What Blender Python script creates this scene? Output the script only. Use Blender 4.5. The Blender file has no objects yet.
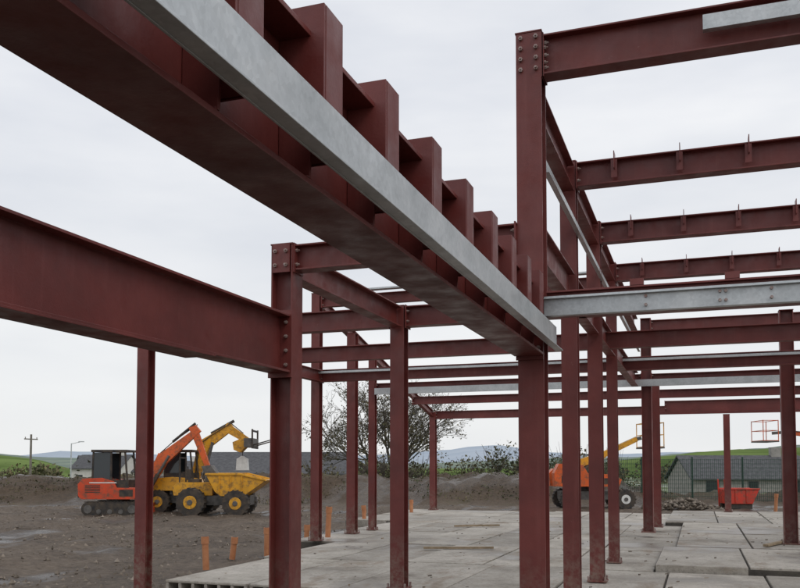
import bpy, math, random
from mathutils import Vector, Matrix, noise
random.seed(7)
S=bpy.context.scene
COL=S.collection
YAW=math.radians(19.4); sn,cs=math.sin(YAW),math.cos(YAW)
CZ=1.65
# ------------------------------------------------------------ helpers
class MB:
    def __init__(s): s.v=[];s.f=[];s.m=[]
    def add(s,vs,fs,m=0):
        o=len(s.v); s.v+= [tuple(v) for v in vs]
        s.f+=[tuple(i+o for i in f) for f in fs]; s.m+=[m]*len(fs)
    def box(s,x0,x1,y0,y1,z0,z1,m=0):
        vs=[(x,y,z) for x in (x0,x1) for y in (y0,y1) for z in (z0,z1)]
        s.add(vs,[(0,1,3,2),(4,6,7,5),(0,4,5,1),(2,3,7,6),(0,2,6,4),(1,5,7,3)],m)
    def prof(s,p0,p1,pts,side,up,m=0,pts1=None):
        p0=Vector(p0);p1=Vector(p1);side=Vector(side);up=Vector(up);n=len(pts)
        pts1=pts1 or pts
        vs=[p0+side*a+up*b for a,b in pts]+[p1+side*a+up*b for a,b in pts1]
        fs=[(i,(i+1)%n,n+(i+1)%n,n+i) for i in range(n)]+[tuple(range(n-1,-1,-1)),tuple(range(n,2*n))]
        s.add(vs,fs,m)
    def cyl(s,p0,p1,r0,r1=None,n=10,m=0,cap=True):
        r1=r0 if r1 is None else r1
        p0=Vector(p0);p1=Vector(p1);t=(p1-p0).normalized()
        a=t.cross(Vector((0,0,1)) if abs(t.z)<.9 else Vector((1,0,0))).normalized();b=t.cross(a)
        vs=[];
        for p,r in((p0,r0),(p1,r1)):
            for i in range(n):
                q=2*math.pi*i/n; vs.append(p+a*math.cos(q)*r+b*math.sin(q)*r)
        fs=[(i,(i+1)%n,n+(i+1)%n,n+i) for i in range(n)]
        if cap: fs+=[tuple(range(n-1,-1,-1)),tuple(range(n,2*n))]
        s.add(vs,fs,m)
    def xz(s,pts,y0,y1,m=0):   # extrude an x-z outline through y
        n=len(pts)
        vs=[(x,y0,z) for x,z in pts]+[(x,y1,z) for x,z in pts]
        fs=[(i,(i+1)%n,n+(i+1)%n,n+i) for i in range(n)]+[tuple(range(n-1,-1,-1)),tuple(range(n,2*n))]
        s.add(vs,fs,m)
    def strut(s,p0,p1,w0,h0,w1=None,h1=None,m=0):
        w1=w1 or w0;h1=h1 or h0
        p0=Vector(p0);p1=Vector(p1);t=(p1-p0).normalized()
        side=t.cross(Vector((0,0,1)));
        if side.length<.01: side=Vector((1,0,0))
        side.normalize(); up=side.cross(t)
        q=lambda w,h:[(-w/2,-h/2),(w/2,-h/2),(w/2,h/2),(-w/2,h/2)]
        s.prof(p0,p1,q(w0,h0),side,up,m,q(w1,h1))
    def obj(s,name,mats,parent=None,loc=None,rot=None,bevel=0,smooth=False,recalc=True):
        me=bpy.data.meshes.new(name); me.from_pydata(s.v,[],s.f)
        for mt in mats: me.materials.append(mt)
        me.polygons.foreach_set('material_index',s.m)
        me.update()
        if recalc:
            import bmesh
            bm=bmesh.new();bm.from_mesh(me);bmesh.ops.recalc_face_normals(bm,faces=bm.faces);bm.to_mesh(me);bm.free()
        if smooth:
            for p in me.polygons:p.use_smooth=True
        o=bpy.data.objects.new(name,me);COL.objects.link(o)
        if parent:o.parent=parent
        if loc:o.location=loc
        if rot is not None:o.rotation_euler=(0,0,rot)
        if bevel:
            b=o.modifiers.new('bevel','BEVEL');b.width=bevel;b.segments=2;b.limit_method='ANGLE'
        return o
def empty(name,loc=(0,0,0),rot=0):
    e=bpy.data.objects.new(name,None);COL.objects.link(e);e.location=loc;e.rotation_euler=(0,0,rot);return e

class NT:
    """small node helper"""
    def __init__(s,name):
        s.m=bpy.data.materials.new(name);s.m.use_nodes=True
        s.N=s.m.node_tree.nodes;s.L=s.m.node_tree.links;s.b=s.N['Principled BSDF']
        s.tc=s.N.new('ShaderNodeTexCoord').outputs['Object']
    def noi(s,sc,det=5,ro=.6,st=None,rot=0):
        n=s.N.new('ShaderNodeTexNoise');n.inputs['Scale'].default_value=sc;n.inputs['Detail'].default_value=det;n.inputs['Roughness'].default_value=ro
        if st:
            mp=s.N.new('ShaderNodeMapping');mp.inputs['Scale'].default_value=st;mp.inputs['Rotation'].default_value=(0,0,rot);s.L.new(s.tc,mp.inputs[0]);s.L.new(mp.outputs[0],n.inputs['Vector'])
        else:s.L.new(s.tc,n.inputs['Vector'])
        return n.outputs[0]
    def ramp(s,src,*els):
        r=s.N.new('ShaderNodeValToRGB')
        while len(r.color_ramp.elements)<len(els):r.color_ramp.elements.new(.5)
        for e,(p,c) in zip(r.color_ramp.elements,els):
            e.position=p;e.color=(*c,1) if isinstance(c,tuple) else (c,c,c,1)
        s.L.new(src,r.inputs[0]);return r.outputs[0]
    def mix(s,f,a,c,mode='MIX'):
        x=s.N.new('ShaderNodeMix');x.data_type='RGBA';x.blend_type=mode
        if isinstance(f,(int,float)):x.inputs[0].default_value=f
        else:s.L.new(f,x.inputs[0])
        for q,i in((a,6),(c,7)):
            if isinstance(q,tuple):x.inputs[i].default_value=(*q,1)
            else:s.L.new(q,x.inputs[i])
        return x.outputs[2]
    def mr(s,src,a,b,lo=0,hi=1):
        x=s.N.new('ShaderNodeMapRange');x.inputs[1].default_value=lo;x.inputs[2].default_value=hi;x.inputs[3].default_value=a;x.inputs[4].default_value=b
        s.L.new(src,x.inputs[0]);return x.outputs[0]
    def mul(s,a,c):
        x=s.N.new('ShaderNodeMath');x.operation='MULTIPLY';s.L.new(a,x.inputs[0]);s.L.new(c,x.inputs[1]);return x.outputs[0]
    def island(s,col,amt):
        g=s.N.new('ShaderNodeNewGeometry').outputs['Random Per Island']
        vm=s.N.new('ShaderNodeVectorMath');vm.operation='SCALE';s.L.new(col,vm.inputs[0]);s.L.new(s.mr(g,1-amt,1+amt),vm.inputs['Scale']);return vm.outputs[0]
    def bump(s,src,st,dist):
        bp=s.N.new('ShaderNodeBump');bp.inputs['Strength'].default_value=st;bp.inputs['Distance'].default_value=dist;s.L.new(src,bp.inputs['Height']);s.L.new(bp.outputs[0],s.b.inputs['Normal'])
    def done(s,col,rough=None):
        s.L.new(col,s.b.inputs['Base Color'])
        if rough is not None:
            if isinstance(rough,float):s.b.inputs['Roughness'].default_value=rough
            else:s.L.new(rough,s.b.inputs['Roughness'])
        return s.m
def mat(name,c1,c2=None,scale=3,rough=.6,metal=0,bump=0,bscale=40,detail=4,island=0,spec=.5,rvar=0):
    t=NT(name);t.b.inputs['Roughness'].default_value=rough;t.b.inputs['Metallic'].default_value=metal
    t.b.inputs['Specular IOR Level'].default_value=spec
    t.b.inputs['Base Color'].default_value=(*c1,1)
    if c2:
        n=t.noi(scale,detail,.65);out=t.ramp(n,(.35,c1),(.65,c2))
        if island:out=t.island(out,island)
        t.done(out)
        if rvar:t.L.new(t.mr(n,rough-rvar,rough+rvar),t.b.inputs['Roughness'])
    if bump:t.bump(t.noi(bscale,4),bump,.02)
    return t.m
def steel_mat():
    t=NT('red_oxide_primer')
    base=t.ramp(t.noi(1.6,6,.65),(.32,(.108,.021,.018)),(.5,(.140,.0275,.0235)),(.7,(.18,.038,.032)))
    streak=t.ramp(t.noi(5,4,.6,(3.5,3.5,.3)),(.55,0.),(.75,.32))
    c=t.mix(streak,base,(.21,.062,.054))
    scuff=t.ramp(t.noi(19,6,.8),(.65,0.),(.72,.65))
    c=t.mix(scuff,c,(.31,.17,.145))
    dirt=t.ramp(t.noi(.9,5,.75),(.55,0.),(.75,.55))
    c=t.mix(dirt,c,(.08,.021,.018))
    # dried mud and cement splash on the lower part of columns
    sx=t.N.new('ShaderNodeSeparateXYZ');t.L.new(t.tc,sx.inputs[0])
    low=t.mr(sx.outputs[2],1.,0.,.3,1.05)
    sp=t.mul(low,t.ramp(t.noi(11,6,.75),(.42,0.),(.62,.9)))
    c=t.mix(sp,c,(.21,.15,.12))
    t.bump(t.noi(70,3),.18,.004)
    return t.done(c,t.mr(t.noi(6,4),.30,.64,.3,.7))
STEEL=steel_mat()
t=NT('galvanised_steel');t.b.inputs['Metallic'].default_value=.4
vo=t.N.new('ShaderNodeTexVoronoi');vo.inputs['Scale'].default_value=55;t.L.new(t.tc,vo.inputs['Vector'])
sp=t.mr(vo.outputs['Color'],.9,1.08)
c=t.ramp(t.noi(4,6,.7),(.3,(.40,.425,.435)),(.52,(.50,.525,.535)),(.75,(.60,.615,.62)))
vm=t.N.new('ShaderNodeVectorMath');vm.operation='SCALE';t.L.new(c,vm.inputs[0]);t.L.new(sp,vm.inputs['Scale'])
GALV=t.done(vm.outputs[0],t.mr(t.noi(12,4),.28,.5,.3,.7))
BOLT=mat('zinc_bolt',(.22,.13,.11),(.38,.32,.30),scale=30,rough=.45,metal=.4)
t=NT('precast_concrete')
c=t.ramp(t.noi(.9,9,.72),(.3,(.19,.165,.135)),(.45,(.35,.32,.275)),(.6,(.46,.425,.375)),(.75,(.56,.525,.47)))
c=t.island(c,.16)
sp=t.ramp(t.noi(22,6,.8),(.33,.5),(.5,1.));c=t.mix(.85,c,sp,'MULTIPLY')
wet=t.ramp(t.noi(.42,5,.6),(.53,0.),(.61,.8));c=t.mix(wet,c,(.16,.135,.108))
mudm=t.ramp(t.noi(1.9,7,.75,(1,.35,1)),(.54,0.),(.66,.7));c=t.mix(mudm,c,(.23,.175,.125))
t.bump(t.noi(14,8,.75),.5,.02)
CONC=t.done(c,t.mr(wet,.88,.3,0,.8))
CONCD=mat('grout_dark',(.045,.04,.035),(.10,.09,.075),scale=4,rough=.9,bump=.4)
DUCT=mat('terracotta_pipe',(.40,.15,.06),(.50,.22,.10),scale=6,rough=.6)

# ------------------------------------------------------------ steel frame
frame=empty('steel_building_frame')
def Iprof(dep,w,tf,tw,ctr=False):
    z0=-dep/2 if ctr else -dep
    z1=z0+dep;h=w/2;t=tw/2
    return [(-h,z0),(h,z0),(h,z0+tf),(t,z0+tf),(t,z1-tf),(h,z1-tf),(h,z1),(-h,z1),(-h,z1-tf),(-t,z1-tf),(-t,z0+tf),(-h,z0+tf)]
def beam(p0,p1,dep,w,tf=.014,tw=.009,name='steel_beam',m=STEEL,bev=.002):
    b=MB();p0=Vector(p0);p1=Vector(p1);t=(p1-p0).normalized();side=t.cross(Vector((0,0,1))).normalized();up=side.cross(t)
    b.prof(p0,p1,Iprof(dep,w,tf,tw),side,up)
    return b.obj(name,[m],frame,bevel=bev)
def bolts_y(b,x,y,z,dx,nz,dz,out=-1,r=.015,m=1):
    for sx in(-dx,dx):
        for k in range(nz):
            zz=z+(k-(nz-1)/2)*dz
            b.cyl((x+sx,y,zz),(x+sx,y+out*.02,zz),r*1.15,n=6,m=m);b.cyl((x+sx,y,zz),(x+sx,y+out*.038,zz),r*.55,n=6,m=m)
def bolts_x(b,x,y,z,dy,nz,dz,out=1,r=.014,m=1):
    for sy in(-dy,dy):
        for k in range(nz):
            zz=z+(k-(nz-1)/2)*dz
            b.cyl((x,y+sy,zz),(x+out*.018,y+sy,zz),r*1.15,n=6,m=m);b.cyl((x,y+sy,zz),(x+out*.034,y+sy,zz),r*.55,n=6,m=m)
def column(x,y,H,w=.2,flange_y=True,base=.25):
    zt=H+CZ;b=MB()
    side=(1,0,0) if flange_y else (0,1,0);up=(0,1,0) if flange_y else (1,0,0)
    b.prof((x,y,base),(x,y,zt),Iprof(w,w,.014,.01,True),side,up)
    k=.7
    b.box(x-w*k,x+w*k,y-w*k,y+w*k,base+.001,base+.022)
    for sx in(-1,1):
        for sy in(-1,1):
            b.cyl((x+sx*w*.6,y+sy*w*.6,base+.02),(x+sx*w*.6,y+sy*w*.6,base+.07),.014,n=6,m=1)
    b.box(x-w*.53,x+w*.53,y-w*.53,y+w*.53,zt,zt+.012)
    return b.obj('steel_column',[STEEL,BOLT],frame,bevel=.002)
Y1,Y2,Y3,Y4,Y5,Y6=6.5,9.4,12.15,15.0,18.0,27.2
cols=[(-3.32,Y1,1.9,.2,False,.25),(-1.21,6.57,3.42,.2,True,.25),(-6.86,Y2,1.9,.165,True,-.05),(-3.32,Y2,1.9,.17,True,.25),
 (-1.21,8.62,3.1,.16,True,.25),(-1.21,10.8,3.08,.17,True,.25),(-1.21,13.0,3.07,.15,True,.25),
 (-.99,18.0,3.05,.2,False,.35),(-.9,19.6,1.88,.19,True,.35),
 (-7.0,Y4,3.4,.17,True,.25),(-7.04,16.9,2.9,.19,True,.25),(-7.0,18.0,2.66,.15,True,.25),(-8.4,Y6,1.86,.2,True,.25),
 (1.457,16.0,2.72,.22,False,.35),(.79,Y6,1.6,.18,True,.35),
 (5,6.57,3.42,.2,True,.25),(5,8.62,3.1,.2,True,.25),(5,10.8,3.08,.2,True,.25),(5,13.0,3.07,.2,True,.25),(5,18,3.05,.2,True,.25),(6,Y6,1.86,.2,True,.25),
 (-3.32,-2.2,1.3,.2,True,.0),(-1.215,-2.2,1.36,.2,True,.0)]
for c in cols: column(*c)
Z=lambda h:h+CZ
# foreground deep beams
beam((-1.215,-2.08,Z(1.34)),(-1.215,6.44,Z(1.34)),.48,.23,.018,.012,'foreground_floor_beam')
beam((-3.32,-2.08,Z(1.29)),(-3.32,6.37,Z(1.29)),.49,.2,.018,.012,'left_floor_beam')
b=MB()
b.box(-3.45,-3.2,-2.05,5.18,Z(.785),Z(.797))          # packing plate under left beam
b.box(-3.43,-3.21,6.372,6.394,Z(.76),Z(1.33))         # end plate
bolts_y(b,-3.32,6.372,Z(1.045),.062,4,.12)
b.box(-1.32,-1.11,6.442,6.462,Z(.83),Z(1.37))
bolts_y(b,-1.215,6.442,Z(1.1),.07,4,.12)
# stub plates on the outer side of the foreground beam
ys=[-1.5,-.97,-.42,.13,.68,1.23,1.78,2.30,2.84,3.41,3.97,4.52,5.04,5.54,6.0]
for y in ys:
    b.prof((0,y,0),(0,y+.012,0),[(-1.207,Z(.882)),(-1.103,Z(.882)),(-1.098,Z(.965)),(-1.055,Z(.965)),(-1.055,Z(1.42)),(-1.207,Z(1.42))],(1,0,0),(0,0,1))
    b.box(-1.067,-1.053,y+.0121,y+.14,Z(.966),Z(1.418))
    b.box(-1.207,-1.068,y+.128,y+.139,Z(.967),Z(1.416))
    b.box(-1.2,-1.068,y+.0122,y+.1278,Z(.97),Z(.978))
    b.cyl((-1.2,y-.001,Z(.884)),(-1.105,y-.001,Z(.884)),.006,n=5)
b.obj('beam_stiffeners_and_plates',[STEEL,BOLT],frame,bevel=.0015)
b=MB()
b.box(-1.042,-1.034,-2.1,6.62,Z(.91),Z(1.1))
b.box(-1.0338,-.985,-2.1,6.62,Z(.912),Z(.92))
b.obj('galvanised_edge_trim',[GALV],frame,bevel=.0015)
# floor level beams (direction across)
def rowbeam(y,xs,H,dep=.24,w=.15,gap=.1,name='steel_beam',endp=True):
    for a,c in zip(xs[:-1],xs[1:]):
        beam((a+gap,y,Z(H)),(c-gap,y,Z(H)),dep,w,name=name)
        if endp:
            q=MB()
            for xx,o in((a+gap,1),(c-gap,-1)):
                q.box(min(xx,xx+o*.012),max(xx,xx+o*.012),y-.09,y+.09,Z(H-dep-.02),Z(H+.012))
                bolts_x(q,xx+o*.012,y,Z(H-dep/2),.055,2,.12,o)
            q.obj('end_plate',[STEEL,BOLT],frame)
rowbeam(Y1,[-3.32,-1.21],1.9,.22,.15)
rowbeam(Y2,[-6.88,-3.32,5],1.9,.24,.16)
rowbeam(Y3,[-6.9,5],1.9,.23,.15)
rowbeam(Y4,[-7.0,5],1.9,.23,.16)
rowbeam(Y5,[-7.0,-.99,5],1.92,.2,.15)
rowbeam(21.5,[-7.3,6],1.9,.2,.15)
rowbeam(Y6,[-8.4,6],1.9,.26,.15)
rowbeam(Y6-2,[-1,6],1.9,.32,.15)
# along direction
def ybeam(x,ysl,H,dep=.24,w=.14,gap=.1):
    for a,c in zip(ysl[:-1],ysl[1:]): beam((x,a+gap,Z(H)),(x,c-gap,Z(H)),dep,w)
ybeam(-3.32,[Y1,Y2],1.885,.24,.15)
ybeam(-6.9,[Y2,Y4],1.885,.22)
ybeam(-1.21,[6.57,8.62,10.8,13.0,18.0],1.95,.29,.13,.1)
ybeam(-1.21,[6.57,8.62,10.8,13.0,18.0],3.06,.27,.14,.1)
beam((5,6.6,Z(3.05)),(5,18,Z(3.05)),.25,.14);beam((5,9.4,Z(1.885)),(5,27,Z(1.885)),.25,.14)
beam((-7.0,Y4+.1,Z(3.36)),(-8.4,Y6-.1,Z(1.9)),.2,.12)   # raking beam
rowbeam(Y4,[-7.0,-1.21],3.33,.2,.13,.12)
# upper right roof beams
rowbeam(6.57,[-1.21,5],3.40,.32,.16,.1)
rowbeam(8.62,[-1.21,5],3.09,.25,.15,.085)
rowbeam(10.8,[-1.21,5],3.07,.25,.15,.09)
rowbeam(13.0,[-1.21,5],3.05,.25,.15,.08)
rowbeam(18.0,[-.99,5],3.02,.22,.15,.1)
# cleats on beams
b=MB()
for y,H in((8.62,3.09),(10.8,3.07),(13.0,3.05)):
    x=-.75
    while x<4.8:
        b.box(x,x+.008,y-.14,y-.01,Z(H-.12),Z(H+.05));b.box(x-.03,x+.03,y-.082,y-.0755,Z(H-.2),Z(H-.02))
        x+=.62
b.obj('purlin_cleats',[STEEL],frame)
# galvanised members
b=MB()
def chan_x(b,x0,x1,y,z0,z1,fl=.06,t=.004):
    b.box(x0,x1,y,y+t,z0,z1);b.box(x0,x1,y+t+.0002,y+fl,z0,z0+t);b.box(x0,x1,y+t+.0002,y+fl,z1-t,z1)
chan_x(b,-1.1,5,6.44,Z(1.16),Z(1.31))
b.box(-1.1,5,6.405,6.4398,Z(1.285),Z(1.29))
chan_x(b,.08,4.8,6.43,Z(3.2),Z(3.31))
chan_x(b,-6.9,5,17.85,Z(1.66),Z(1.80))
chan_x(b,-6.9,5,14.84,Z(1.82),Z(1.86))
b.box(-5.9,-1.4,Y4-.35,Y4-.2,Z(3.34),Z(3.37))
b.box(-1.135,-1.13,6.68,17.8,Z(2.36),Z(2.5));b.box(-1.1298,-1.09,6.68,17.8,Z(2.36),Z(2.365))
b.obj('galvanised_rails',[GALV],frame,bevel=.001)
b=MB()
beam((-1.1,6.58,Z(1.37)),(5,6.58,Z(1.37)),.2,.1)
for x in(-.42,.25,1.4,2.6):
    b.box(x-.05,x+.05,6.53,6.6,Z(1.373),Z(1.42))
b2=MB()
for x in(-.35,.16,.2,.5,1.6):
    for z in(1.2,1.265):b2.cyl((x,6.44,Z(z)),(x,6.42,Z(z)),.012,n=6)
b2.obj('rail_bolts',[BOLT],frame)
b.obj('rail_brackets',[STEEL],frame)
beam((-3.2,-2.2,Z(1.29)),(-1.33,-2.2,Z(1.29)),.4,.16)
# bolts on col tops
b=MB()
bolts_y(b,-1.21,6.468,Z(3.25),.06,4,.085);
b.box(-3.40,-3.24,6.385,6.397,Z(1.66),Z(1.9));bolts_y(b,-3.32,6.385,Z(1.78),.05,2,.12)
b.box(-1.105,-1.093,6.48,6.66,Z(3.06),Z(3.41));
bolts_x(b,-1.093,6.57,Z(3.24),.05,3,.1)
bolts_x(b,-1.1,6.57,Z(1.05),.05,3,.08)
b.obj('connection_plates',[STEEL,BOLT],frame)

# ------------------------------------------------------------ slab
slab=empty('concrete_floor_slab')
rows=[(6.3,9.22,-3.2,0),(9.24,12.13,-6.42,0),(12.15,15,-6.6,1),(15.02,18.1,-7.6,1),(18.12,21.6,-7.6,1),(21.62,24.4,-9.2,1),(24.42,27.6,-9.2,1)]
b=MB();g=MB();h=MB()
for y0,y1,xl,rise in rows:
    x=xl
    while x<8.4:
        raised=.1 if(rise and x>-1.1) else 0
        zt=.25+raised+random.uniform(-.014,.006)
        yy0=y0+random.uniform(0,.04) if y0>10 else y0
        g.box(x,x+1.2,y0+.01,y1-.01,.06,zt-.03,0)
        if abs(y0-9.24)<.01 and x<-3:
            n=6
            b.box(x+.014,x+1.186,y0,y1-.012,zt-.035,zt);h.box(x+.008,x+1.192,y0,y0+.6,-.02,.03)
            for k in range(n+1):
                xx=x+.02+(1.16-.04)*k/n
                h.box(xx,xx+.04,y0+.003,y0+.6,.0302,zt-.0352)
        else: b.box(x+.014,x+1.186,yy0,y1-.025,zt-.19,zt)
        x+=1.2
o=b.obj('hollowcore_planks',[CONC],slab,bevel=.01)
h.obj('hollowcore_webs',[CONC],slab)
g.v=[(x,(y if not(abs(y-9.25)<.005 and x<-3) else 9.8),z) for x,y,z in g.v]
g.obj('joint_grout',[CONCD],slab)
TIM=mat('timber_offcut',(.2,.15,.09),(.34,.26,.17),scale=8,rough=.85)
ds=MB();dc=MB()
for i in range(260):
    x=random.uniform(-6,5);y=random.uniform(9.4,26)
    z=.353 if(x>-1.1 and y>12.2) else .252
    s=random.uniform(.005,.018);(ds if i%6==0 else dc).strut((x,y,z),(x+random.uniform(.01,.05),y+random.uniform(-.04,.04),z+s*.3),s,s)
for (x,y,a,l) in((-4.5,14,.3,1.2),(1.0,15.2,1.2,1.4),(-5.5,19.5,.5,1.1),(2.3,20,.2,2.2)):
    z=.36 if x>-1.1 else .26
    ds.strut((x,y,z+.02),(x+l*math.cos(a),y+l*math.sin(a),z+.025),.08,.035)
ds.obj('timber_offcuts',[TIM]);
# pallet
pb=MB()
for k in range(5): pb.box(1.5,2.7,13.6+k*.22,13.75+k*.22,.47,.49)
for k in range(3): pb.box(1.5+k*.52,1.66+k*.52,13.6,14.63,.36,.469)
pb.obj('timber_pallet',[TIM])
# drain pipes
for i,(x,y,z,hh,tx) in enumerate(((-7.17,15.9,0,.86,.04),(-7.8,12.4,0,.5,-.03),(-7.9,14.7,0,.5,.0),(-7.93,16.5,0,.44,.02),(-8.8,22,.25,.36,-.02),(2.33,30.6,0,.8,.05),(-9.6,24,0,.4,0),(-8.25,14.0,0,.36,.05),(-9.0,19.2,0,.42,-.03),(-6.95,13.6,0,.3,.02),(-8.6,25.5,.25,.4,.0))):
    b=MB();b.cyl((x,y,z-.05),(x+tx,y,z+hh),.055,n=16);b.cyl((x+tx*.85,y,z+hh-.12),(x+tx,y,z+hh+.003),.066,n=16);b.cyl((x+tx,y,z+hh),(x+tx,y,z+hh+.006),.048,n=16,m=1)  # dark disc on top stands for the shade inside the open pipe
    b.obj('drain_pipe_stub',[DUCT,CONCD],smooth=False)

# ------------------------------------------------------------ terrain
import numpy as np
def sm(a,b,x):
    t=min(1,max(0,(x-a)/(b-a)));return t*t*(3-2*t)
def gh(x,y):
    d=-sn*x+cs*y; r=cs*x+sn*y
    n=noise.fractal(Vector((x*.35,y*.35,0)),1,2,4)
    n2=noise.fractal(Vector((x*1.7,y*1.7,3)),1,2,3)
    # wheel ruts running towards the parked machines
    n3=noise.fractal(Vector(((r+.25*d)*1.6,d*.12,5)),1,2,3)
    inslab=(-9.5<x<9 and 5.5<y<28)
    z=-.07+(.0 if inslab else .07*n+.07*n2+.10*n3*(1-sm(36,42,d)))
    bl=40+1.5*noise.noise(Vector((r*.06,0,1)))
    hgt=(1.15+.4*noise.noise(Vector((r*.09,2,5))))*(1-.85*sm(10,15,r))
    k=sm(bl,bl+4,d)*(1-sm(bl+8,bl+14,d))
    z+=k*(hgt+.32*n+.2*n2)
    z-=1.6*sm(bl+8,bl+40,d)
    return min(z,-.03) if inslab else z
ds_=[-40+i*2 for i in range(20)]+[i*.3 for i in range(190)]
q=57.;st=.6
while q<7000: ds_.append(q);st*=1.17;q+=st
q=0;st=.4
half=[]
while q<7000:
    half.append(q)
    if q>32: st*=1.2
    q+=st
rs=[-a for a in half[:0:-1]]+half
V=[];F=[];zone=[];bund=[]
for d in ds_:
    for r in rs:
        x=cs*r-sn*d;y=sn*r+cs*d
        V.append((x,y,gh(x,y)));nn=noise.noise(Vector((r*.15,d*.15,0)))
        zone.append(sm(47,54,d+2*nn));bund.append(sm(38.5,41.5,d+nn))
nr=len(rs)
for i in range(len(ds_)-1):
    for j in range(nr-1):
        a=i*nr+j;F.append((a,a+1,a+nr+1,a+nr))
me=bpy.data.meshes.new('ground');me.from_pydata(V,[],F)
at=me.attributes.new('zone','FLOAT','POINT');at.data.foreach_set('value',zone)
at=me.attributes.new('bund','FLOAT','POINT');at.data.foreach_set('value',bund)
for p in me.polygons:p.use_smooth=True
gr=bpy.data.objects.new('ground',me);COL.objects.link(gr)
t=NT('muddy_ground')
big=t.noi(.5,8,.7)
mud=t.ramp(big,(.3,(.038,.024,.014)),(.45,(.082,.055,.035)),(.58,(.130,.092,.061)),(.75,(.21,.165,.12)))
fine=t.ramp(t.noi(8,6,.8),(.38,(.03,.02,.013)),(.66,(.25,.20,.15)))
mud=t.mix(.4,mud,fine)
wet=t.ramp(t.noi(.3,4,.55,(1,.45,1),-.3),(.53,0.),(.59,1.))
mud=t.mix(wet,mud,(.45,.42,.40),'MULTIPLY')
bund_c=t.mix(.38,t.ramp(t.noi(.35,6,.7),(.35,(.04,.025,.014)),(.55,(.078,.05,.027)),(.7,(.07,.07,.025))),t.ramp(t.noi(6,6,.8),(.38,(.022,.014,.008)),(.66,(.15,.105,.068))))
grass=t.ramp(t.noi(.05,6,.6),(.35,(.06,.08,.025)),(.65,(.12,.16,.05)))
def att(nm):
    a=t.N.new('ShaderNodeAttribute');a.attribute_name=nm;return a.outputs['Fac']
c=t.mix(att('bund'),mud,bund_c);c=t.mix(att('zone'),c,grass)
t.bump(t.noi(5,8,.75),1.,.08)
me.materials.append(t.done(c,t.mr(wet,.8,.2)))

# stones
STONE=mat('stones',(.09,.07,.05),(.26,.22,.18),scale=2,rough=.9,island=.35)
def stone(b,x,y,z,s):
    vs=[]
    for p in((1,0,0),(-1,0,0),(0,1,0),(0,-1,0),(0,0,1),(0,0,-1)):
        vs.append(Vector((x,y,z))+Vector(p)*s*random.uniform(.6,1.2)+Vector((random.uniform(-.3,.3),random.uniform(-.3,.3),0))*s)
    b.add(vs,[(0,2,4),(2,1,4),(1,3,4),(3,0,4),(2,0,5),(1,2,5),(3,1,5),(0,3,5)])
b=MB()
for i in range(9000):
    d=random.uniform(9,39);r=random.uniform(-24,2)*d/30
    x=cs*r-sn*d;y=sn*r+cs*d
    if x>-6.5 and y<28 or(x>-9.3 and 15<y<28):continue
    if noise.noise(Vector((x*.5,y*.5,9)))<-.15:continue
    stone(b,x,y,gh(x,y),random.choice([.012,.015,.02,.02,.03,.04,.055]))
b.add(dc.v,[f for f in dc.f])
b.obj('loose_stones',[STONE],recalc=False)
b=MB()
for i in range(320):
    a=random.gauss(0,.7);c_=random.gauss(0,.5)
    hh=max(0,.42*math.exp(-(a*a/1+c_*c_)))
    stone(b,-.6+a,37.5+c_,random.uniform(0,1)*hh-.03,random.uniform(.05,.13))
b.obj('rubble_heap',[STONE],recalc=False)

# hills
def ridge(name,d0,segs,mt,amp,fq,seed,depth=.35,r0=-1.2,r1=1.2,zb=-5):
    b=MB();n=240;cols=[]
    for i in range(n+1):
        u=r0+(r1-r0)*i/n
        px=u*850+400
        hpx=np.interp(px,[s[0] for s in segs],[s[1] for s in segs])+amp*noise.fractal(Vector((u*fq,seed,0)),1,2,5)
        for k,(dd,hf) in enumerate(((d0*(1-depth),0),(d0*(1-depth*.5),.62),(d0,1),(d0*(1+depth),.1))):
            zz=CZ+max(hpx,-20)/850*d0*hf if k else zb
            r=u*dd;cols.append((cs*r-sn*dd,sn*r+cs*dd,zz))
    F=[(i*4+k,i*4+k+1,i*4+k+5,i*4+k+4) for i in range(n) for k in range(3)]
    b.add(cols,F);b.obj(name,[mt],smooth=True)
HB=mat('hazy_far_hills',(.35,.41,.48),(.43,.48,.54),scale=.004,rough=1,spec=0)  # aerial haze painted into the base colour, pale blue for distance
HG=mat('hazy_mid_hills',(.16,.20,.18),(.25,.29,.23),scale=.02,rough=1,spec=0)  # distance haze mixed into this base colour too, weaker than the far ridge
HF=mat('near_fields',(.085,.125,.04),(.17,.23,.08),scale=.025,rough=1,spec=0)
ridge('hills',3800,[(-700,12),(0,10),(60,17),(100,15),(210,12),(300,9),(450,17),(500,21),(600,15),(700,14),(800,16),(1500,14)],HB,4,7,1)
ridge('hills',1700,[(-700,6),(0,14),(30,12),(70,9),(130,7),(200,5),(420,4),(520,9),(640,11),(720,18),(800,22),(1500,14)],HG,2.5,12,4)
ridge('hills',420,[(-700,20),(0,13),(40,8),(80,-4),(540,-6),(620,8),(700,16),(800,21),(1500,10)],HF,1.5,14,9)

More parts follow.
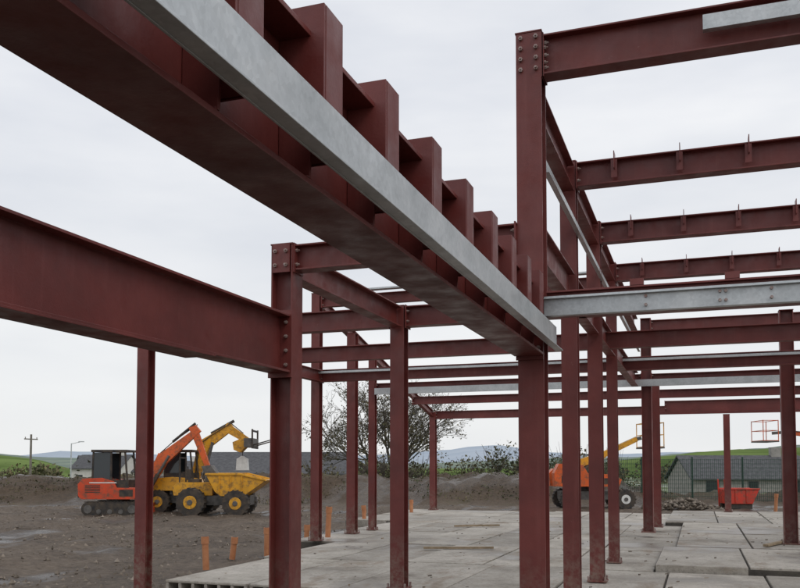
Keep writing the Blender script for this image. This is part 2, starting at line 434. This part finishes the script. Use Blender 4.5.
# ------------------------------------------------------------ vegetation
LEAF=mat('autumn_leaves',(.05,.05,.02),(.12,.095,.04),scale=.9,rough=.8,island=.45)
LEAFD=mat('shrub_leaves',(.04,.05,.018),(.13,.105,.05),scale=.35,rough=.85,island=.5)
BARK=mat('bark',(.08,.068,.055),(.14,.12,.10),scale=6,rough=.9)
def leafquad(b,p,s,m=0):
    a=Vector((random.gauss(0,1),random.gauss(0,1),random.gauss(0,1))).normalized()
    c=a.cross(Vector((random.gauss(0,1),random.gauss(0,1),random.gauss(0,1)))).normalized()
    a*=s;c*=s*.6
    b.add([p-a,p+c,p+a,p-c],[(0,1,2,3)],m)
def tree(name,x,y,z,hh,spread,leaves=3,lv=6,stems=5,ls=.09,r0=.11):
    t=MB();l=MB()
    def br(p,dr,ln,r,k):
        q=p+dr*ln
        t.cyl(p,q,r,max(r*.68,.009),n=5 if k>2 else 3,cap=False)
        if k<=2:
            for _ in range(leaves):
                if random.random()<.6:leafquad(l,p.lerp(q,random.random())+Vector((random.gauss(0,.12),random.gauss(0,.12),random.gauss(0,.12))),random.uniform(.6,1.3)*ls)
        if k==0:return
        for i in range(random.choice([2,3,3]) if k>1 else 3):
            nd=(dr+Vector((random.gauss(0,.42)*spread,random.gauss(0,.42)*spread,random.gauss(.06,.25)))).normalized()
            br(q,nd,ln*random.uniform(.66,.88),r*.64,k-1)
    for i in range(stems):
        a=2*math.pi*i/stems+random.random()
        dr=Vector((math.cos(a)*.42*spread,math.sin(a)*.42*spread,1)).normalized()
        br(Vector((random.uniform(-.4,.4),random.uniform(-.4,.4),0)),dr,hh*.24*random.uniform(.8,1.1),r0,lv)
    e=empty(name,(x,y,z));t.obj('trunk_and_branches',[BARK],e,recalc=False);l.obj('leaves',[LEAF],e,recalc=False)
tree('broadleaf_tree',-20.9,56.2,-.6,9.6,1.1,leaves=2,lv=6,stems=9,ls=.08,r0=.13)
def shrubs(name,items,ls=.1,per=420):
    b=MB()
    for (r,d,w,hh) in items:
        x=cs*r-sn*d;y=sn*r+cs*d;z=gh(x,y)
        for k in range(26 if ls<.2 else 4):
            a=random.uniform(0,6.28);s_=random.uniform(.15,.55);b.cyl((x,y,z),(x+math.cos(a)*w*s_,y+math.sin(a)*w*s_,z+hh*random.uniform(.6,1.25)),.022,.006,n=3,m=1,cap=False)
        lobes=[(random.gauss(0,w*.33),random.gauss(0,w*.33),random.uniform(.2,.85)*hh,random.uniform(.25,.5)*w) for _ in range(6)]
        for k in range(int(per*w*hh/4)):
            lx,ly,lz,lr=random.choice(lobes)
            v=Vector((random.gauss(0,1),random.gauss(0,1),random.gauss(0,1))).normalized()*lr*random.random()**.4
            leafquad(b,Vector((x+lx+v.x,y+ly+v.y,max(z,z+lz+v.z*.8))),random.uniform(.6,1.4)*ls)
    b.obj(name,[LEAFD,BARK],recalc=False)
it=[]
for i in range(22): it.append((random.uniform(-1.5,8.5),random.uniform(48,56),random.uniform(1.2,2.4),random.uniform(.8,1.8)))
for i in range(10): it.append((random.uniform(8,14),random.uniform(50,60),random.uniform(1.8,2.8),random.uniform(1.8,3.2)))
for i in range(8): it.append((random.uniform(-7,0),random.uniform(48,52),random.uniform(1.2,2),random.uniform(.6,1.4)))
shrubs('shrubs',it,per=330,ls=.085)
it=[]
for i in range(60):
    d=random.uniform(110,260);u=random.choice([random.uniform(-.5,-.15),random.uniform(.2,.6)]);it.append((u*d,d,random.uniform(5,9),random.uniform(2,3.8)))
shrubs('distant_trees',it,ls=.4,per=40)
b=MB()
for i in range(15000):
    r=random.uniform(-28,14);d=random.uniform(40.5,50)
    if noise.noise(Vector((r*.35,d*.5,0)))<.05:continue
    x=cs*r-sn*d;y=sn*r+cs*d
    leafquad(b,Vector((x,y,gh(x,y)+random.uniform(0,.1))),random.uniform(.03,.07))
b.obj('weeds',[LEAFD],recalc=False)

# ------------------------------------------------------------ buildings
WALL=mat('rendered_wall',(.55,.53,.49),(.66,.64,.60),scale=2,rough=.9)
WALLG=mat('grey_block_wall',(.24,.23,.21),(.34,.32,.30),scale=2,rough=.9)
ROOF=mat('slate_roof',(.055,.055,.06),(.10,.10,.105),scale=3,rough=.8)
GLASSD=mat('window_glass',(.03,.035,.04),rough=.1)
SHEDW=mat('dark_cladding',(.09,.09,.085),(.13,.13,.12),scale=2,rough=.7)
def house(name,x,y,z,L_,W_,hw,hr,rot,wall,roof,chim=True):
    e=empty(name,(x,y,z),rot)
    b=MB();b.box(-L_/2,L_/2,-W_/2,W_/2,0,hw);b.obj('walls',[wall],e)
    b=MB();o=.35
    pts=[(-W_/2-o,hw-.12),(0,hw+hr),(W_/2+o,hw-.12),(W_/2+o,hw),(0,hw+hr+.15),(-W_/2-o,hw)]
    b.prof((-L_/2-.25,0,0),(L_/2+.25,0,0),pts,(0,1,0),(0,0,1));b.obj('roof',[roof],e)
    b=MB()
    for sx in(-1,1): b.prof((sx*L_/2*.999,0,0),(sx*(L_/2*.999-.2),0,0),[(-W_/2+.05,hw-.05),(W_/2-.05,hw-.05),(0,hw+hr-.1)],(0,1,0),(0,0,1))
    b.obj('gables',[wall],e)
    b=MB();n=max(2,int(L_/3))
    for i in range(n):
        xx=-L_/2+(i+.5)*L_/n
        if i==n//2: b.box(xx-.45,xx+.45,-W_/2-.03,-W_/2+.02,0,2.05)
        else: b.box(xx-.6,xx+.6,-W_/2-.03,-W_/2+.02,.9,min(2.1,hw-.2))
    b.obj('windows_and_door',[GLASSD],e)
    if chim:
        b=MB();b.box(L_*.28,L_*.28+.9,-.3,.3,hw+hr*.7,hw+hr+.9);b.obj('chimney',[wall],e)
house('long_shed',-42.3,80.6,-1.6,15,9,2.7,2.1,YAW,SHEDW,ROOF,False)
house('bungalow',3.4,86.1,-1.6,11,7,2.3,2.0,YAW,WALLG,ROOF)
house('bungalow',11.5,95,-1.6,10,7,2.3,2.0,YAW+.3,WALLG,ROOF)
house('farmhouse',-96,121,-1.6,9,7,3.2,2.2,YAW-.2,WALL,ROOF)
house('farmhouse',-88,128,-1.6,12,7,2.6,1.8,YAW+.2,WALL,ROOF)
house('farmhouse',-112,140,-1.6,9,7,3.6,2.0,YAW+.5,WALL,ROOF)
house('farmhouse',-80,134,-1.6,8,7,3.4,2.2,YAW-.5,WALL,ROOF)
WOOD=mat('weathered_wood',(.14,.12,.1),(.22,.2,.17),scale=4,rough=.9)
b=MB();b.cyl((0,0,0),(0,0,6.4),.13,.09,n=10);b.box(-.8,.8,-.05,.05,5.9,6.0)
for xx in(-.7,0,.7): b.cyl((xx,0,6.0),(xx,0,6.15),.04,n=6)
b.obj('utility_pole',[WOOD],loc=(-59.0,63.5,-1.6),rot=YAW+1.2)
b=MB();b.cyl((0,0,0),(0,0,5.6),.08,.05,n=8);b.strut((0,0,5.55),(.9,0,5.75),.05,.05);b.box(.7,1.2,-.1,.1,5.72,5.8)
b.obj('street_lamp',[GALV],loc=(-56.5,66,-1.6),rot=YAW)

# fence
FG=mat('green_fence_paint',(.012,.05,.03),rough=.5)
b=MB();d=42.2;r=7.
while r<34:
    b.box(r-.035,r+.035,d-.035,d+.035,-.3,2.2);r+=2.5
k=0.
while k<27:
    b.box(7+k-.008,7+k+.008,d-.05,d-.04,-.1,2.1);k+=.1
z=0.05
while z<2.15:
    b.box(7,34,d-.062,d-.0505,z,z+.016);z+=.2
b.v=[(cs*x-sn*y,sn*x+cs*y,zz) for x,y,zz in b.v]
b.obj('mesh_fence',[FG],recalc=False)

# ------------------------------------------------------------ machines
def paint(name,c,dirt=(.12,.08,.05)):
    t=NT(name)
    base=t.ramp(t.noi(2,4),(.3,c),(.7,tuple(v*.78 for v in c)))
    g=t.ramp(t.noi(5,6,.75),(.48,0.),(.64,.8))
    cc=t.mix(g,base,dirt)
    return t.done(cc,t.mr(g,.35,.8))
RED=paint('red_machine_paint',(.58,.04,.018))
ORD=paint('orange_red_machine_paint',(.66,.07,.018))
ORA=paint('orange_machine_paint',(.72,.12,.02))
YEL=paint('yellow_machine_paint',(.75,.36,.015))
BLK=mat('black_rubber',(.018,.018,.02),(.08,.06,.042),scale=5,rough=.75)
DGL=mat('cab_glass',(.03,.037,.042),rough=.06)
GRY=mat('grey_metal',(.08,.075,.07),(.16,.15,.14),scale=5,rough=.5,metal=.4)
WHT=mat('white_bag',(.6,.6,.57),(.75,.75,.72),scale=6,rough=.8)
MM=[RED,BLK,DGL,GRY,YEL,ORA,WHT]
R_,K_,G_,Y_g,YE,OR,WH=0,1,2,3,4,5,6
def wheel(b,x,y,r,w,hub=YE):
    b.cyl((x,y-w/2,r),(x,y+w/2,r),r*.97,n=22,m=K_)
    b.cyl((x,y-w/2-.015,r),(x,y+w/2+.015,r),r*.46,n=16,m=hub);b.cyl((x,y-w/2-.04,r),(x,y+w/2+.04,r),r*.2,n=10,m=Y_g)
    for i in range(18):
        a=i*math.pi/9;c,s_=math.cos(a),math.sin(a)
        b.strut((x+c*r*.97,y-w/2,r+s_*r*.97),(x+c*r*.97,y+w/2,r+s_*r*.97),.05,.05,m=K_)
def track(b,x0,x1,y0,y1,h):
    rr=h/2;pts=[]
    for i in range(9):a=math.pi/2+math.pi*i/8;pts.append((x0+rr+rr*math.cos(a),rr+rr*math.sin(a)))
    for i in range(9):a=-math.pi/2+math.pi*i/8;pts.append((x1-rr+rr*math.cos(a),rr+rr*math.sin(a)))
    b.xz(pts,y0,y1,K_)
    n=int((x1-x0)/.12)
    for i in range(n):
        for zz in(-.012,h-.013):b.box(x0+.1+i*.12,x0+.16+i*.12,y0-.01,y1+.01,zz,zz+.03,K_)
    for i in range(5):
        xx=x0+rr+(x1-x0-2*rr)*i/4;q=.62 if i in(0,4) else .36;b.cyl((xx,y0-.02,rr*(.95 if q>.5 else .6)),(xx,y1+.02,rr*(.95 if q>.5 else .6)),rr*q,n=12,m=Y_g)
def cab(b,x0,x1,y0,y1,z0,z1,c=K_,roof=K_):
    s=.06;sl=.12
    # seat and operator controls seen through open glazing
    b.box(x0+.25,x0+.65,y0+.25,y1-.25,z0+.05,z0+.35,K_);b.box(x0+.2,x0+.32,y0+.25,y1-.25,z0+.35,z0+.85,K_)
    b.strut((x1-.3,(y0+y1)/2,z0),(x1-.35,(y0+y1)/2,z0+.55),.04,.04,m=K_)
    for y in(y0,y1-s):
        b.xz([(x0,z0),(x0+s,z0),(x0+s+.03,z1),(x0+.03,z1)],y,y+s,c)
        b.xz([(x1-s,z0),(x1,z0),(x1-sl,z1),(x1-sl-s,z1)],y,y+s,c)
        xm=(x0+x1)/2;b.xz([(xm,z0),(xm+s,z0),(xm+s,z1),(xm,z1)],y+.002,y+s-.002,c)
        b.box(x0+.01,x1-.01,y+.001,y+s-.001,z0-.02,z0+.3,c)
        b.xz([(x0+.06,z0+.3),(xm,z0+.3),(xm,z1-.02),(x0+.08,z1-.02)],y+.02,y+.03,G_)
    b.box(x0+.01,x0+.05,y0+.02,y1-.02,z0,z0+.75,c)
    b.box(x0-.01,x1-sl+.05,y0-.03,y1+.03,z1,z1+.09,roof)
def hose(b,pts,r=.02):
    for p,q in zip(pts[:-1],pts[1:]): b.cyl(p,q,r,n=6,m=K_)
# mini excavator (orange-red)
b=MB()
track(b,-1.05,1.05,-.95,-.55,.5);track(b,-1.05,1.05,.45,.85,.5)
b.box(-.7,.7,-.55,.45,.18,.45,Y_g);b.cyl((0,-.05,.4),(0,-.05,.62),.42,n=18,m=Y_g)
b.xz([(-1.2,.72),(-1.1,.6),(.85,.6),(.95,.75),(.95,1.0),(.2,1.02),(.1,1.25),(-.35,1.38),(-1.05,1.35),(-1.22,1.15)],-.85,.75,R_)
b.box(-1.23,-.9,-.8,.7,.66,.8,K_)
for k in range(5): b.box(-.95,-.4,-.858,-.848,.84+k*.06,.87+k*.06,K_)
b.box(-.8,.2,-.858,-.85,1.18,1.22,WH);b.box(.3,.8,-.858,-.85,.7,.95,K_)
cab(b,-.75,.62,-.8,.25,1.0,2.32)
b.box(.9,1.05,-.2,.2,.6,.95,K_)
b.strut((.95,0,.75),(1.7,0,2.2),.2,.26,.22,.46,m=OR);b.strut((1.62,0,2.05),(3.0,0,3.2),.22,.46,.18,.2,m=OR)
b.cyl((1.1,-.14,.8),(1.9,-.14,2.2),.05,n=8,m=Y_g);b.cyl((1.1,-.14,.8),(1.5,-.14,1.5),.08,n=8,m=K_)
b.strut((2.75,0,3.3),(3.35,0,1.75),.16,.3,.13,.18,m=OR);b.cyl((2.0,0,2.72),(2.85,0,3.42),.05,n=8,m=K_)
hose(b,[(1.0,.13,.9),(1.5,.14,2.3),(2.0,.14,2.75),(2.9,.12,3.38)])
b.xz([(3.15,1.8),(3.5,1.85),(3.75,1.5),(3.6,1.15),(3.2,1.1),(3.35,1.4)],-.3,.3,Y_g)
b.strut((-1.35,0,.2),(-1.05,0,.25),.1,.1,m=R_);b.xz([(1.15,0.02),(1.3,0.0),(1.26,.3),(1.32,.45),(1.2,.4)],-.85,.75,R_)
b.obj('mini_excavator',[ORD]+MM[1:],loc=(-20.55,26.6,-.09),rot=YAW,bevel=.012)
# yellow wheeled excavator with forks
b=MB()
wheel(b,-.75,-.8,.46,.3);wheel(b,.85,-.8,.46,.3);wheel(b,-.75,.8,.46,.3);wheel(b,.85,.8,.46,.3)
b.box(-1.1,1.2,-.5,.5,.4,.72,Y_g);b.cyl((0,0,.7),(0,0,.88),.5,n=18,m=Y_g)
b.xz([(-1.0,.88),(.8,.88),(.9,1.1),(.5,1.35),(-.2,1.4),(-.9,1.35),(-1.08,1.1)],-.85,.85,YE)
cab(b,-.55,.6,-.8,.15,1.25,2.35,K_,K_)
b.strut((.35,.3,1.15),(.75,.3,2.7),.24,.3,.24,.46,m=YE);b.strut((.66,.3,2.6),(1.85,.3,3.4),.24,.46,.2,.26,m=YE)
b.cyl((.75,.12,1.3),(1.1,.12,2.75),.06,n=8,m=Y_g)
b.strut((1.55,.3,3.38),(2.55,.3,2.75),.18,.36,.15,.22,m=YE);b.cyl((1.0,.3,3.1),(1.9,.3,3.6),.06,n=8,m=K_)
hose(b,[(.4,.15,1.3),(.6,.15,2.7),(1.0,.15,3.0),(1.8,.15,3.5),(2.3,.15,3.1)])
b.box(2.4,2.75,-.3,.9,2.55,2.9,Y_g);b.box(2.7,2.76,-.35,-.28,2.5,3.25,K_);b.box(2.7,2.76,.88,.95,2.5,3.25,K_);b.box(2.7,2.76,-.28,.88,3.15,3.22,K_);b.box(2.7,2.76,-.28,.88,2.5,2.6,K_)
for y in(-.2,.7): b.strut((2.7,y,2.62),(3.75,y,2.92),.1,.05,.08,.03,m=K_)
b.xz([(1.9,2.75),(2.35,2.95),(2.45,2.6),(2.2,2.35),(1.95,2.45)],0,.6,YE)
b.cyl((2.25,.3,2.4),(2.25,.3,2.2),.015,n=6,m=K_)
b.xz([(2.05,2.1),(2.25,2.22),(2.45,2.1),(2.48,1.65),(2.02,1.65)],.1,.5,WH)
b.obj('wheeled_excavator',MM,loc=(-19.0,28.5,-.09),rot=YAW,bevel=.012)
# dumper
b=MB()
for x in(-1.05,.55):
    for y in(-.75,.75): wheel(b,x,y,.52 if x<0 else .48,.42)
b.box(-1.6,1.0,-.45,.45,.4,.75,Y_g)
b.xz([(-1.75,.75),(-.35,.75),(-.35,1.1),(-.6,1.22),(-1.6,1.22),(-1.8,1.05)],-.5,.5,YE)
# open skip: thick-walled hull, tilted forward
b.xz([(-.2,.9),(0,.74),(.8,.72),(1.62,1.3),(1.54,1.33),(.8,.8),(0,.82),(-.42,1.5),(-.52,1.5)],-.85,.85,YE)
for y in(-.85,.81): b.xz([(-.2,.9),(0,.74),(.8,.72),(1.62,1.3),(.7,1.5),(-.52,1.5)],y-.001,y+.041,YE)
b.xz([(-.55,1.48),(.7,1.48),(1.64,1.27),(1.62,1.34),(.7,1.56),(-.53,1.56)],-.9,-.852,YE);b.xz([(-.55,1.48),(.7,1.48),(1.64,1.27),(1.62,1.34),(.7,1.56),(-.53,1.56)],.853,.9,YE)
for x in(-.05,.35,.75): b.strut((x,-.87,.82),(x+.02,-.87,1.45),.05,.04,m=YE)
b.box(-1.3,-.9,-.25,.25,1.22,1.34,K_);b.box(-1.4,-1.3,-.25,.25,1.3,1.7,K_);b.strut((-.75,0,1.2),(-.9,0,1.6),.04,.04,m=K_)
for y in(-.45,.45): b.strut((-1.55,y,1.15),(-1.55,y,2.1),.05,.05,m=K_)
b.box(-1.58,-1.52,-.45,.45,2.08,2.13,K_)
b.obj('site_dumper',MM,loc=(-16.35,27.2,-.09),rot=YAW,bevel=.012)
# self-propelled boom lifts
def boomlift(name,loc,rot,bc,p1,p2,p3,yb=0):
    b=MB()
    for x in(-1.15,1.15):
        for y in(-.85,.85): wheel(b,x,y,.42,.32,OR if bc==OR else WH)
    b.box(-1.4,1.4,-.6,.6,.4,.75,Y_g)
    b.cyl((0,0,.75),(0,0,.95),.5,n=16,m=K_)
    b.xz([(-1.75,.95),(.9,.95),(1.0,1.25),(.6,1.45),(-.4,1.5),(-.6,1.85),(-1.6,1.9),(-1.8,1.5)],-.95,-.3,OR)
    b.xz([(-1.75,.95),(.9,.95),(1.0,1.2),(.6,1.4),(-1.6,1.7),(-1.8,1.5)],.3,.95,OR)
    b.box(-.2,.5,-.956,-.948,1.05,1.3,K_);b.box(-1.5,-.9,-.956,-.948,1.1,1.4,K_)
    for x in(-.75,-.3,.55): b.box(x,x+.02,-.958,-.949,.98,1.42,K_)
    P=[Vector(p) for p in((-1.4,0,1.6),p1,p2,p3)]
    b.strut(P[0],P[1],.26,.34,.24,.3,m=bc);b.strut(P[1]-(P[2]-P[1]).normalized()*.3,P[2],.2,.26,.18,.2,m=bc);b.strut(P[2],P[3],.12,.15,m=Y_g)
    b.cyl((-.6,0,1.2),P[0].lerp(P[1],.7),.07,n=8,m=Y_g)
    hose(b,[P[0]+Vector((0,.15,.1)),P[1]+Vector((0,.15,.12)),P[2]+Vector((0,.12,.1))])
    x0=P[3].x;z0=P[3].z-.4
    for z in(z0,z0+.5,z0+1.0):
        for y in(-.7,.7): b.box(x0,x0+.75,y-.015,y+.015,z,z+.03,bc)
        for x in(x0,x0+.75): b.box(x-.015,x+.015,-.7,.7,z+.001,z+.031,bc)
    for x in(x0,x0+.75):
        for y in(-.7,.7): b.box(x-.017,x+.017,y-.017,y+.017,z0,z0+1.04,bc)
    b.box(x0-.03,x0+.78,-.72,.72,z0-.06,z0,Y_g)
    return b.obj(name,MM,loc=loc,rot=rot,bevel=.01)
boomlift('boom_lift',(-4.3,36.9,-.07),YAW,YE,(.5,0,2.3),(1.9,0,2.95),(2.1,0,3.0))
boomlift('boom_lift',(8.4,48.3,0.0),YAW+math.pi,OR,(1.2,0,3.1),(4.6,0,3.45),(5.2,0,3.4))
# red tipping skip
b=MB()
b.xz([(-.6,.25),(.4,.25),(.68,.85),(.62,.85),(.36,.3),(-.54,.3),(-.54,.85),(-.6,.85)],-.5,.5,R_)
for y in(-.5,.46): b.xz([(-.6,.25),(.4,.25),(.68,.85),(-.6,.85)],y-.001,y+.041,R_)
b.box(-.63,.7,-.54,-.502,.83,.89,R_);b.box(-.63,.7,.502,.54,.83,.89,R_)
for x in(-.3,.15): b.box(x-.03,x+.03,-.53,-.502,.3,.83,R_)
b.box(-.6,.4,-.45,-.3,.04,.245,K_);b.box(-.6,.4,.3,.45,.04,.245,K_)
for y in(-.35,.35): b.strut((-.66,y,.1),(-.7,y,1.25),.05,.05,m=R_)
b.obj('tipping_skip',MM,loc=(1.5,38.0,-.07),rot=YAW,bevel=.01)
b=MB();b.box(-.2,.2,-.2,.2,0,.03,K_);b.cyl((0,0,.03),(0,0,.7),.14,.03,n=14,m=OR);b.cyl((0,0,.35),(0,0,.48),.092,.07,n=14,m=WH)
b.obj('traffic_cone',MM,loc=(-6.2,33.5,-.05))

# ------------------------------------------------------------ light, sky
w=bpy.data.worlds.new('World');S.world=w;w.use_nodes=True
N=w.node_tree.nodes;L=w.node_tree.links;bg=N['Background']
EL,AZ=math.radians(48),math.radians(120)
sky=N.new('ShaderNodeTexSky');sky.sky_type='NISHITA';sky.sun_disc=False;sky.sun_elevation=EL;sky.sun_rotation=AZ;sky.dust_density=3
tc=N.new('ShaderNodeTexCoord');mp=N.new('ShaderNodeMapping');mp.inputs['Scale'].default_value=(1.2,1.2,4.5);L.new(tc.outputs['Generated'],mp.inputs[0])
n=N.new('ShaderNodeTexNoise');n.inputs['Scale'].default_value=1.7;n.inputs['Detail'].default_value=5;n.inputs['Roughness'].default_value=.5;L.new(mp.outputs[0],n.inputs['Vector'])
r=N.new('ShaderNodeValToRGB');e=r.color_ramp.elements
e[0].position=.34;e[0].color=(6.9,7.25,8.0,1);e[1].position=.66;e[1].color=(9.5,9.6,9.85,1)
L.new(n.outputs[0],r.inputs[0])
# overcast brightening near the horizon
sx=N.new('ShaderNodeSeparateXYZ');L.new(tc.outputs['Generated'],sx.inputs[0])
hr=N.new('ShaderNodeMapRange');hr.inputs[1].default_value=0;hr.inputs[2].default_value=.4;hr.inputs[3].default_value=.75;hr.inputs[4].default_value=0;L.new(sx.outputs[2],hr.inputs[0])
x0=N.new('ShaderNodeMix');x0.data_type='RGBA';L.new(hr.outputs[0],x0.inputs[0]);L.new(r.outputs[0],x0.inputs[6]);x0.inputs[7].default_value=(9.5,9.55,9.4,1)
x=N.new('ShaderNodeMix');x.data_type='RGBA';x.inputs[0].default_value=.93;L.new(sky.outputs[0],x.inputs[6]);L.new(x0.outputs[2],x.inputs[7])
L.new(x.outputs[2],bg.inputs[0]);bg.inputs[1].default_value=.1
sl=bpy.data.lights.new('sun','SUN');sl.energy=.8;sl.angle=math.radians(30);sl.color=(1,.96,.9)
so=bpy.data.objects.new('sun',sl);COL.objects.link(so)
sd=Vector((math.sin(AZ)*math.cos(EL),math.cos(AZ)*math.cos(EL),math.sin(EL)))
so.rotation_euler=sd.to_track_quat('Z','Y').to_euler()

# ------------------------------------------------------------ camera
cd=bpy.data.cameras.new('camera');cd.sensor_width=36;cd.lens=38.2;cd.clip_end=20000;cd.clip_start=.05
cd.shift_y=.162
co=bpy.data.objects.new('camera',cd);COL.objects.link(co);co.location=(0,0,CZ);co.rotation_euler=(math.radians(93),0,YAW)
S.camera=co
S.view_settings.view_transform='Standard';S.view_settings.look='None';S.view_settings.exposure=0
